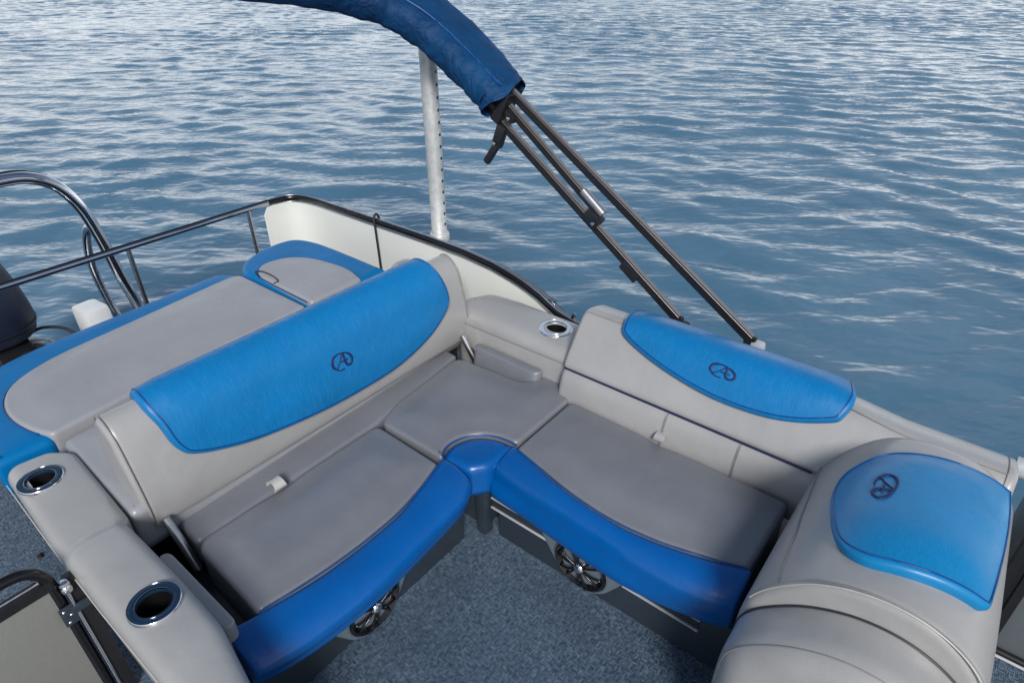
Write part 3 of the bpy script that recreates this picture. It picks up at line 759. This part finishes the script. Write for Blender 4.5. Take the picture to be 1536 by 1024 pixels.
# canvas boot swept round the bow in the hoop plane
HO = Vector((.0,.65,1.55)); HD = Vector((0,.815,.58)).normalized(); HN = Vector((0,-.58,.815)).normalized()
cl = catmull([(.962,-.01,.128),(.966,.10,.148),(.965,.26,.163),(.945,.42,.168),(.890,.570,.170),(.78,.700,.168),(.60,.795,.158),(.36,.870,.148),(.0,.955,.14),(-.5,1.03,.13),(-1.6,1.08,.12)], 12)
V, F = [], []; n = len(cl); rs = 36; rg = random.Random(3)
for i, c in enumerate(cl):
    t = cl[min(i+1, n-1)]-cl[max(i-1, 0)]; t = t[:2]/np.linalg.norm(t[:2]); nn = np.array([t[1], -t[0]])
    for k in range(rs):
        a = 2*PI*k/rs; ca, sa = math.cos(a), math.sin(a)
        w = c[2]*(abs(ca)**.75)*(1 if ca > 0 else -1); hgt = .085*(abs(sa)**.7)*(1 if sa > 0 else -1)
        wr = .0035*math.sin(i*.55+3*ca+2*sa)+.0022*math.sin(i*1.3-5*ca)+.003*math.sin(i*.3+5*a)
        w *= 1+wr*3; hgt *= 1+wr*9
        if i < 3: hgt *= 1+.12*(3-i)*(.5 if sa > 0 else -.3)
        end = (.03*math.sin(a*2+.6)+.02*ca) if i == 0 else 0
        if ca < -.2 and i < 4: hgt -= .012*(4-i)*.5
        p = HO+Vector((c[0]+nn[0]*w, 0, 0))+HD*(c[1]+nn[1]*w+end)+HN*hgt
        V.append(p)
for i in range(n-1):
    for k in range(rs): F.append((i*rs+k, i*rs+(k+1) % rs, (i+1)*rs+(k+1) % rs, (i+1)*rs+k))
F.append(tuple((n-1)*rs+k for k in range(rs)))
cv = mk('canvas_boot', V, F, 'canvas', bi)
sol = [HO+Vector((cl[1][0]-.0,0,0))+HD*cl[1][1]]
V2 = [HO+Vector((cl[2][0]+.145*math.cos(a)*1,0,0))+HD*.02+HN*.07*math.sin(a) for a in [k*PI/12 for k in range(24)]]
mk('boot_end', V2, [tuple(range(24))], 'blackmat', cv, False)
for sgn, ww in ((.55, .0035), (-.75, .004)):
    pts = []
    for i in range(1, n):
        c = cl[i]; t = cl[min(i+1, n-1)]-cl[max(i-1, 0)]; t = t[:2]/np.linalg.norm(t[:2]); nn = np.array([t[1], -t[0]])
        w = -c[2]*sgn; pts.append(HO+Vector((c[0]+nn[0]*w,0,0))+HD*(c[1]+nn[1]*w)-HN*.0+HN*(.079 if sgn > 0 else .066)*1.0)
    tube('hem', pts, ww, 'bluedark', cv, 6)

# ================================================================== stern things
ta = thing('tow_arch', 'polished black and steel ski tow arch behind the stern rail', 'tow arch', (-.5, 3.0, 0))
ap = catmull([(-.03,2.94,-.25),(-.06,2.95,.10),(-.095,2.97,.35),(-.125,2.99,.62),(-.165,3.0,.82),(-.245,3.0,.97),(-.36,3.0,1.045),(-.5,3.0,1.062),(-.64,3.0,1.045),(-.76,3.0,.97),(-.84,3.0,.82),(-.88,2.99,.62),(-.94,2.95,.1)], 8)
tube('main_hoop', ap, .034, 'darkchrome', ta, 18)
tube('black_insert', [Vector(p)+Vector((.0,.028,.020)) for p in ap[10:-10]], .020, 'black', ta, 12)
tube('brace', catmull([(-.12,3.02,.68),(-.135,3.15,.62),(-.155,3.22,.40),(-.15,3.20,.15),(-.12,3.15,-.1),(-.10,3.12,-.3)], 8), .026, 'darkchrome', ta, 14)
tube('brace', catmull([(-.89,3.02,.68),(-.90,3.15,.62),(-.91,3.22,.40),(-.90,3.20,.15),(-.9,3.15,-.3)], 8), .026, 'darkchrome', ta, 14)
wb = boxes('transom_box', [((-.335,2.93,.12),(.15,.19,.26),(0,0,.1))], 'white', None, .03)
tag(wb, 'small white plastic box on the transom beside the tow arch', 'box')
om = thing('outboard_motor', 'dark navy outboard motor with black tilt bracket behind the stern', 'outboard motor', (-.9, 3.1, -.4))
# cowl: lofted rounded cowling
secs = [(.20,.19,.20,0),(.24,.255,.29,0),(.34,.275,.33,.01),(.48,.262,.33,.02),(.62,.232,.30,.03),(.74,.195,.26,.045),(.83,.145,.20,.06),(.87,.06,.09,.06)]
V, F = [], []; rs = 36
cs = catmull(secs, 5)
for c in cs:
    for k in range(rs):
        a = 2*PI*k/rs; ca, sa = math.cos(a), math.sin(a)
        V.append((-.875+c[1]*math.copysign(abs(ca)**.7, ca)+0, 3.08+c[2]*math.copysign(abs(sa)**.7, sa)+c[3], c[0]))
for i in range(len(cs)-1):
    for k in range(rs): F.append((i*rs+k, i*rs+(k+1) % rs, (i+1)*rs+(k+1) % rs, (i+1)*rs+k))
F += [tuple(range(rs))[::-1], tuple((len(cs)-1)*rs+k for k in range(rs))]
mk('cowl', V, F, 'cowl', om)
tube('cowl_seam', [(-.875+.277*math.copysign(abs(math.cos(a))**.7, math.cos(a)), 3.085+.332*math.copysign(abs(math.sin(a))**.7, math.sin(a)), .31) for a in [k*PI/24 for k in range(48)]], .004, 'blackmat', om, 6, True)
boxes('midsection', [((-.875,3.05,.06),(.36,.42,.30),(0,0,0)), ((-.875,3.1,-.4),(.16,.30,.8),(0,0,0)), ((-.72,2.93,.10),(.16,.2,.12),(0,.2,0))], 'blackmat', om, .04)
boxes('tilt_bracket', [((-.80,2.75,.02),(.34,.16,.06),(.1,.1,0)), ((-.66,2.80,.06),(.05,.28,.03),(.2,0,-.5)), ((-.9,2.8,.06),(.05,.3,.03),(.2,0,.3))], 'alu', om, .01)
tube('cable', catmull([(-.70,2.95,.20),(-.60,2.93,.215),(-.50,2.88,.17),(-.45,2.80,.06),(-.44,2.7,-.1)], 8), .010, 'blackmat', om, 8)
tube('cable', catmull([(-.74,2.90,.14),(-.66,2.86,.10),(-.58,2.80,.04),(-.54,2.7,-.08)], 8), .010, 'blackmat', om, 8)
tube('cable', catmull([(-.72,2.93,.17),(-.62,2.90,.15),(-.55,2.84,.06),(-.5,2.7,-.1)], 8), .008, 'chrome', om, 8)

# ================================================================== gate
ga = thing('gate', 'grey panel gate in a black tube frame standing next to the armrest', 'gate', (-1.6, .5, 0))
gx = -1.335
tube('frame', catmull([(gx,.50,.02),(gx,.50,.3),(gx,.50,.55),(gx-.006,.50,.62),(gx-.035,.50,.665),(gx-.09,.50,.68),(gx-.2,.50,.68),(gx-.6,.50,.68)], 8), .017, 'black', ga, 14)
tube('cross_bar', [(gx,.50,.592),(gx-.6,.50,.592)], .017, 'blackmat', ga, square=True)
tube('bottom_bar', [(gx,.50,.05),(gx-.6,.50,.05)], .017, 'blackmat', ga, square=True)
tube('cross_bar_trim', [(gx-.015,.500,.6105),(gx-.6,.500,.6105)], .0035, 'alu', ga, 6)
boxes('panel', [((gx-.31,.492,.31),(.60,.006,.54),(0,0,0))], 'gatepanel', ga, .002)
boxes('hinge_plate', [((gx+.004,.478,.46),(.045,.008,.075),(0,0,0)), ((gx+.035,.472,.475),(.05,.012,.03),(0,0,0))], 'plastic', ga, .004)
tube('latch_pin', [(gx+.024,.478,.585),(gx+.024,.478,.20),(gx+.024,.478,.05)], .0055, 'chrome', ga, 8)
lathe('latch_knob', [(.001,.03),(.012,.028),(.015,.018),(.010,.012),(.015,.006),(.016,-.008),(.010,-.014)], (gx+.026,.476,.56), 'chrome', ga, 'z', 20)
for p in ((gx-.008,.484),(gx+.006,.462),(gx-.006,.436)): lathe('rivet', [(.0005,-.003),(.004,-.002),(.005,0)], (p[0],.474,p[1]), 'chrome', ga, 'y', 10)
gp = boxes('gate_post', [((-1.287,.50,.29),(.036,.036,.58),(0,0,0))], 'blackmat', None, .004)
tag(gp, 'short black square post between the gate and the grey armrest', 'post')
tag(lathe('deck_screw', [(.0005,.012),(.010,.010),(.013,.0)], (-1.262,1.35,0.0), 'blackmat', None, 'z', 12), 'tiny dark screw head on the floor beside the armrest', 'screw')

# ================================================================== lounge backrest on the forward end of the side bench
lo = thing('lounge_backrest', 'large rounded grey lounge back with blue logo pad, nearest the front', 'backrest', (.25, -1.36, 0))
LP = [(-1.092,.43),(-1.095,.53),(-1.112,.62),(-1.165,.705),(-1.255,.790),(-1.36,.835),(-1.47,.838),(-1.565,.800),(-1.635,.725),(-1.665,.62),(-1.67,.50)]
lo_p = catmull(LP, 6)+[np.array([-1.66,.36]), np.array([-1.10,.36])]
def lmap(a, b, h):
    k = max(0, min(1, (h-.1)/.6)); return (h, a, b-.075*k*max(0, (b-.36)/.45))
cushion('lounge_body', lo_p, -.155, .715, .075, .03, lmap, 'grey', lo, 0, step=.012, grid=.04)
LL = Prof(LP); LL.N = -LL.N if LL.at(.3, .05)[1] < LL.at(.3, 0)[1] else LL.N
LM = lambda s, t, h: lmap(LL.at(t, h)[0], LL.at(t, h)[1], s)
tl = lambda y, z: LL.near((y, z))
a0, a1, a2, a3 = tl(-1.165,.705), tl(-1.255,.79), tl(-1.47,.838), tl(-1.60,.77)
tube('piping', [Vector(LM(-.152, t, -.001)) for t in np.linspace(tl(-1.112,.62), tl(-1.64,.70), 50)], .0024, 'greyseam2', lo, 6)
tube('piping', [Vector(LM(-.147, t, .002)) for t in np.linspace(tl(-1.112,.62), tl(-1.64,.70), 50)], .0012, 'greyseam', lo, 6)
tube('seam', [Vector(LM(s, q, .000)) for s, q in zip(np.linspace(-.13, .66, 40), np.linspace(tl(-1.165,.705), tl(-1.112,.60), 40))], .0042, 'greyseam', lo, 8)
po = spl([(.088,.385),(.232,.350),(.342,.353),(.423,.394),(.495,.455),(.543,.57),(.572,.672),(.612,.794,1),(.466,.803),(.279,.798),(.009,.775,1),(-.035,.645),(-.055,.570),(-.062,.500),(-.018,.432)])
hp = cushion('headrest_pad', po, -.01, .030, .018, 0, LM, 'bluez', lo, .010, step=.012, cw=.07, sm=3)
pl = smoothloop(resample(po, .012), 2); pl = pl[::-1] if area(pl) < 0 else pl
pipe_on('piping', list(inset(pl, .016)), LM, .0026, 'bluedark', hp, True, .0305)
emblem(lambda s, t, h: LM(.255-s, t, h+.040), 0, .488, .070, hp, .55)
# lower part
LQ = [(-1.095,.30),(-1.098,.50),(-1.118,.585),(-1.175,.660),(-1.26,.730),(-1.365,.775),(-1.475,.778),(-1.575,.735),(-1.64,.66),(-1.665,.55),(-1.67,.3)]
lq = catmull(LQ, 6)+[np.array([-1.66,.0]), np.array([-1.10,.0])]
cushion('lounge_base', [(p[0], p[1]-.024) for p in lq], -.33, .60, .06, .085, lambda a, b, h: (h, a, b-.10*max(0, h-.1)), 'grey', lo, 0, step=.012, grid=.05, nr=9)
LQP = Prof(LQ); LQP.N = -LQP.N if LQP.at(.4, .05)[1] < LQP.at(.4, 0)[1] else LQP.N
tube('seam', [( -.288, LQP.at(t,-.011)[0], LQP.at(t,-.011)[1]-.024) for t in np.linspace(.10, .95, 60)], .0018, 'greyseam', lo, 6)

tube('gap_shade_line', [(-.158, LQP.at(t,.000)[0], LQP.at(t,.000)[1]-.022) for t in np.linspace(.20, .98, 60)], .0034, 'plastic2', lo, 6)  # dark line paints the shade in the gap between body and base
# ================================================================== forward fence bits on the right
ff = thing('side_console', 'slate grey side console with two black uprights beyond the lounge', 'console', (.8, -2.2, 0))
boxes('body', [((.82,-2.30,.295),(.24,1.20,.59),(0,0,0))], 'fwdpanel', ff, .02)
for y in (-1.728, -1.775): tube('upright', [(.675,y,.0),(.675,y,.62)], .013, 'blackmat', ff, square=True)
tube('kick_trim', [(.685,-1.70,.012),(.685,-2.8,.012)], .013, 'blackmat', ff, 10)
tube('kick_bead', [(.665,-1.70,.008),(.665,-2.8,.008)], .006, 'lip', ff, 8)
fc = thing('rail_coupling', 'ribbed chrome rail end in a pale collar at the far right', 'rail', (.93, -1.7, .62))
tube('collar', [(.90,-1.632,.635),(.90,-1.655,.635),(.90,-1.675,.635)], [.034,.036,.034], 'lip', fc, 24)
V, F = [], []
tube('', [(.90,-1.675,.640),(.90,-2.7,.640)], .022, None, None, 16, V=V, F=F)
for k in range(5):
    a = k*.42+.4; tube('', [(.90+.026*math.cos(a),-1.68,.640+.026*math.sin(a)),(.90+.026*math.cos(a),-2.7,.640+.026*math.sin(a))], .0065, None, None, 8, V=V, F=F)
mk('ribbed_rail', V, F, 'chrome', fc, sharp=50)

# ------------------------------------------------------------------ origins: parts keep world coordinates through their parent inverse
for o in list(SC.objects):
    if o.parent is not None and o.parent.parent is None and o.parent.type == 'MESH':
        o.matrix_parent_inverse = Matrix.Identity(4)
bpy.context.view_layer.update()
for o in SC.objects:
    if o.parent is not None:
        o.matrix_parent_inverse = o.parent.matrix_world.inverted()
        bpy.context.view_layer.update()

# ------------------------------------------------------------------ camera
cam_d = bpy.data.cameras.new('camera'); cam = bpy.data.objects.new('camera', cam_d); COL.objects.link(cam)
Yw, Pt, Rl = math.radians(-51.56), math.radians(-32.08), math.radians(-.24)
fw = Vector((-math.sin(Yw)*math.cos(Pt), math.cos(Yw)*math.cos(Pt), math.sin(Pt)))
rt = Vector((math.cos(Yw), math.sin(Yw), 0)); up = rt.cross(fw)
r2 = rt*math.cos(Rl)+up*math.sin(Rl); u2 = -rt*math.sin(Rl)+up*math.cos(Rl)
cam.matrix_world = Matrix(((r2.x,u2.x,-fw.x,-1.4445),(r2.y,u2.y,-fw.y,-1.3019),(r2.z,u2.z,-fw.z,2.1658),(0,0,0,1)))
cam_d.sensor_width = 36; cam_d.sensor_fit = 'HORIZONTAL'; cam_d.lens = 962.3/1536*36
cam_d.clip_start = .05; cam_d.clip_end = 8000
SC.camera = cam

# ------------------------------------------------------------------ light
EL, AZ = math.radians(36), math.radians(-135)     # azimuth from +Y, clockwise
w = bpy.data.worlds.new('World'); SC.world = w; w.use_nodes = True; nt = w.node_tree; L = nt.links
bg = nt.nodes['Background']
sky = nt.nodes.new('ShaderNodeTexSky'); sky.sky_type = 'NISHITA'; sky.sun_disc = False
sky.sun_elevation = EL; sky.sun_rotation = AZ; sky.air_density = 1.2; sky.dust_density = 2.0; sky.ozone_density = 2.0
tc = nt.nodes.new('ShaderNodeTexCoord').outputs['Generated']
mp = mapping(nt, tc, (1,1,3.2)); cn_ = noise(nt, mp.outputs[0], 1.6, 3, .5, .3)
cr = ramp(nt, cn_.outputs['Fac'], [(.40, (0,0,0)), (.66, (1,1,1))])
sep = nt.nodes.new('ShaderNodeSeparateXYZ'); L.new(tc, sep.inputs[0])
el_ = math_(nt, 'MAXIMUM', sep.outputs['Z'], 0)
low = math_(nt, 'POWER', math_(nt, 'SUBTRACT', 1, el_, True), 1.8)
cov = math_(nt, 'ADD', math_(nt, 'MULTIPLY', cr.outputs[0], .40), math_(nt, 'MULTIPLY', low, .62), True)
cc = ramp(nt, low, [(0, (.24,.29,.38)), (.35, (.42,.49,.60)), (1, (1,1,1))])
dt = nt.nodes.new('ShaderNodeVectorMath'); dt.operation = 'DOT_PRODUCT'; L.new(tc, dt.inputs[0]); dt.inputs[1].default_value = (.78, .62, 0)
glow = math_(nt, 'MULTIPLY_ADD', math_(nt, 'MAXIMUM', dt.outputs['Value'], 0), 12.0); glow.node.inputs[2].default_value = 10.0
sc_ = nt.nodes.new('ShaderNodeVectorMath'); sc_.operation = 'SCALE'; L.new(cc.outputs[0], sc_.inputs[0]); L.new(glow, sc_.inputs['Scale'])
mx = nt.nodes.new('ShaderNodeMixRGB')
L.new(cov, mx.inputs[0]); L.new(sky.outputs[0], mx.inputs[1]); L.new(sc_.outputs[0], mx.inputs[2]); L.new(mx.outputs[0], bg.inputs['Color'])
bg.inputs['Strength'].default_value = .092
sd = bpy.data.lights.new('sun', 'SUN'); sd.energy = 3.3; sd.angle = math.radians(16); sd.color = (1, .97, .94)
so = bpy.data.objects.new('sun', sd); COL.objects.link(so)
sv = Vector((math.sin(AZ)*math.cos(EL), math.cos(AZ)*math.cos(EL), math.sin(EL)))
so.rotation_euler = sv.to_track_quat('Z', 'Y').to_euler()
SC.view_settings.view_transform = 'Standard'; SC.view_settings.look = 'None'; SC.view_settings.exposure = 0
SC.render.engine = 'CYCLES'
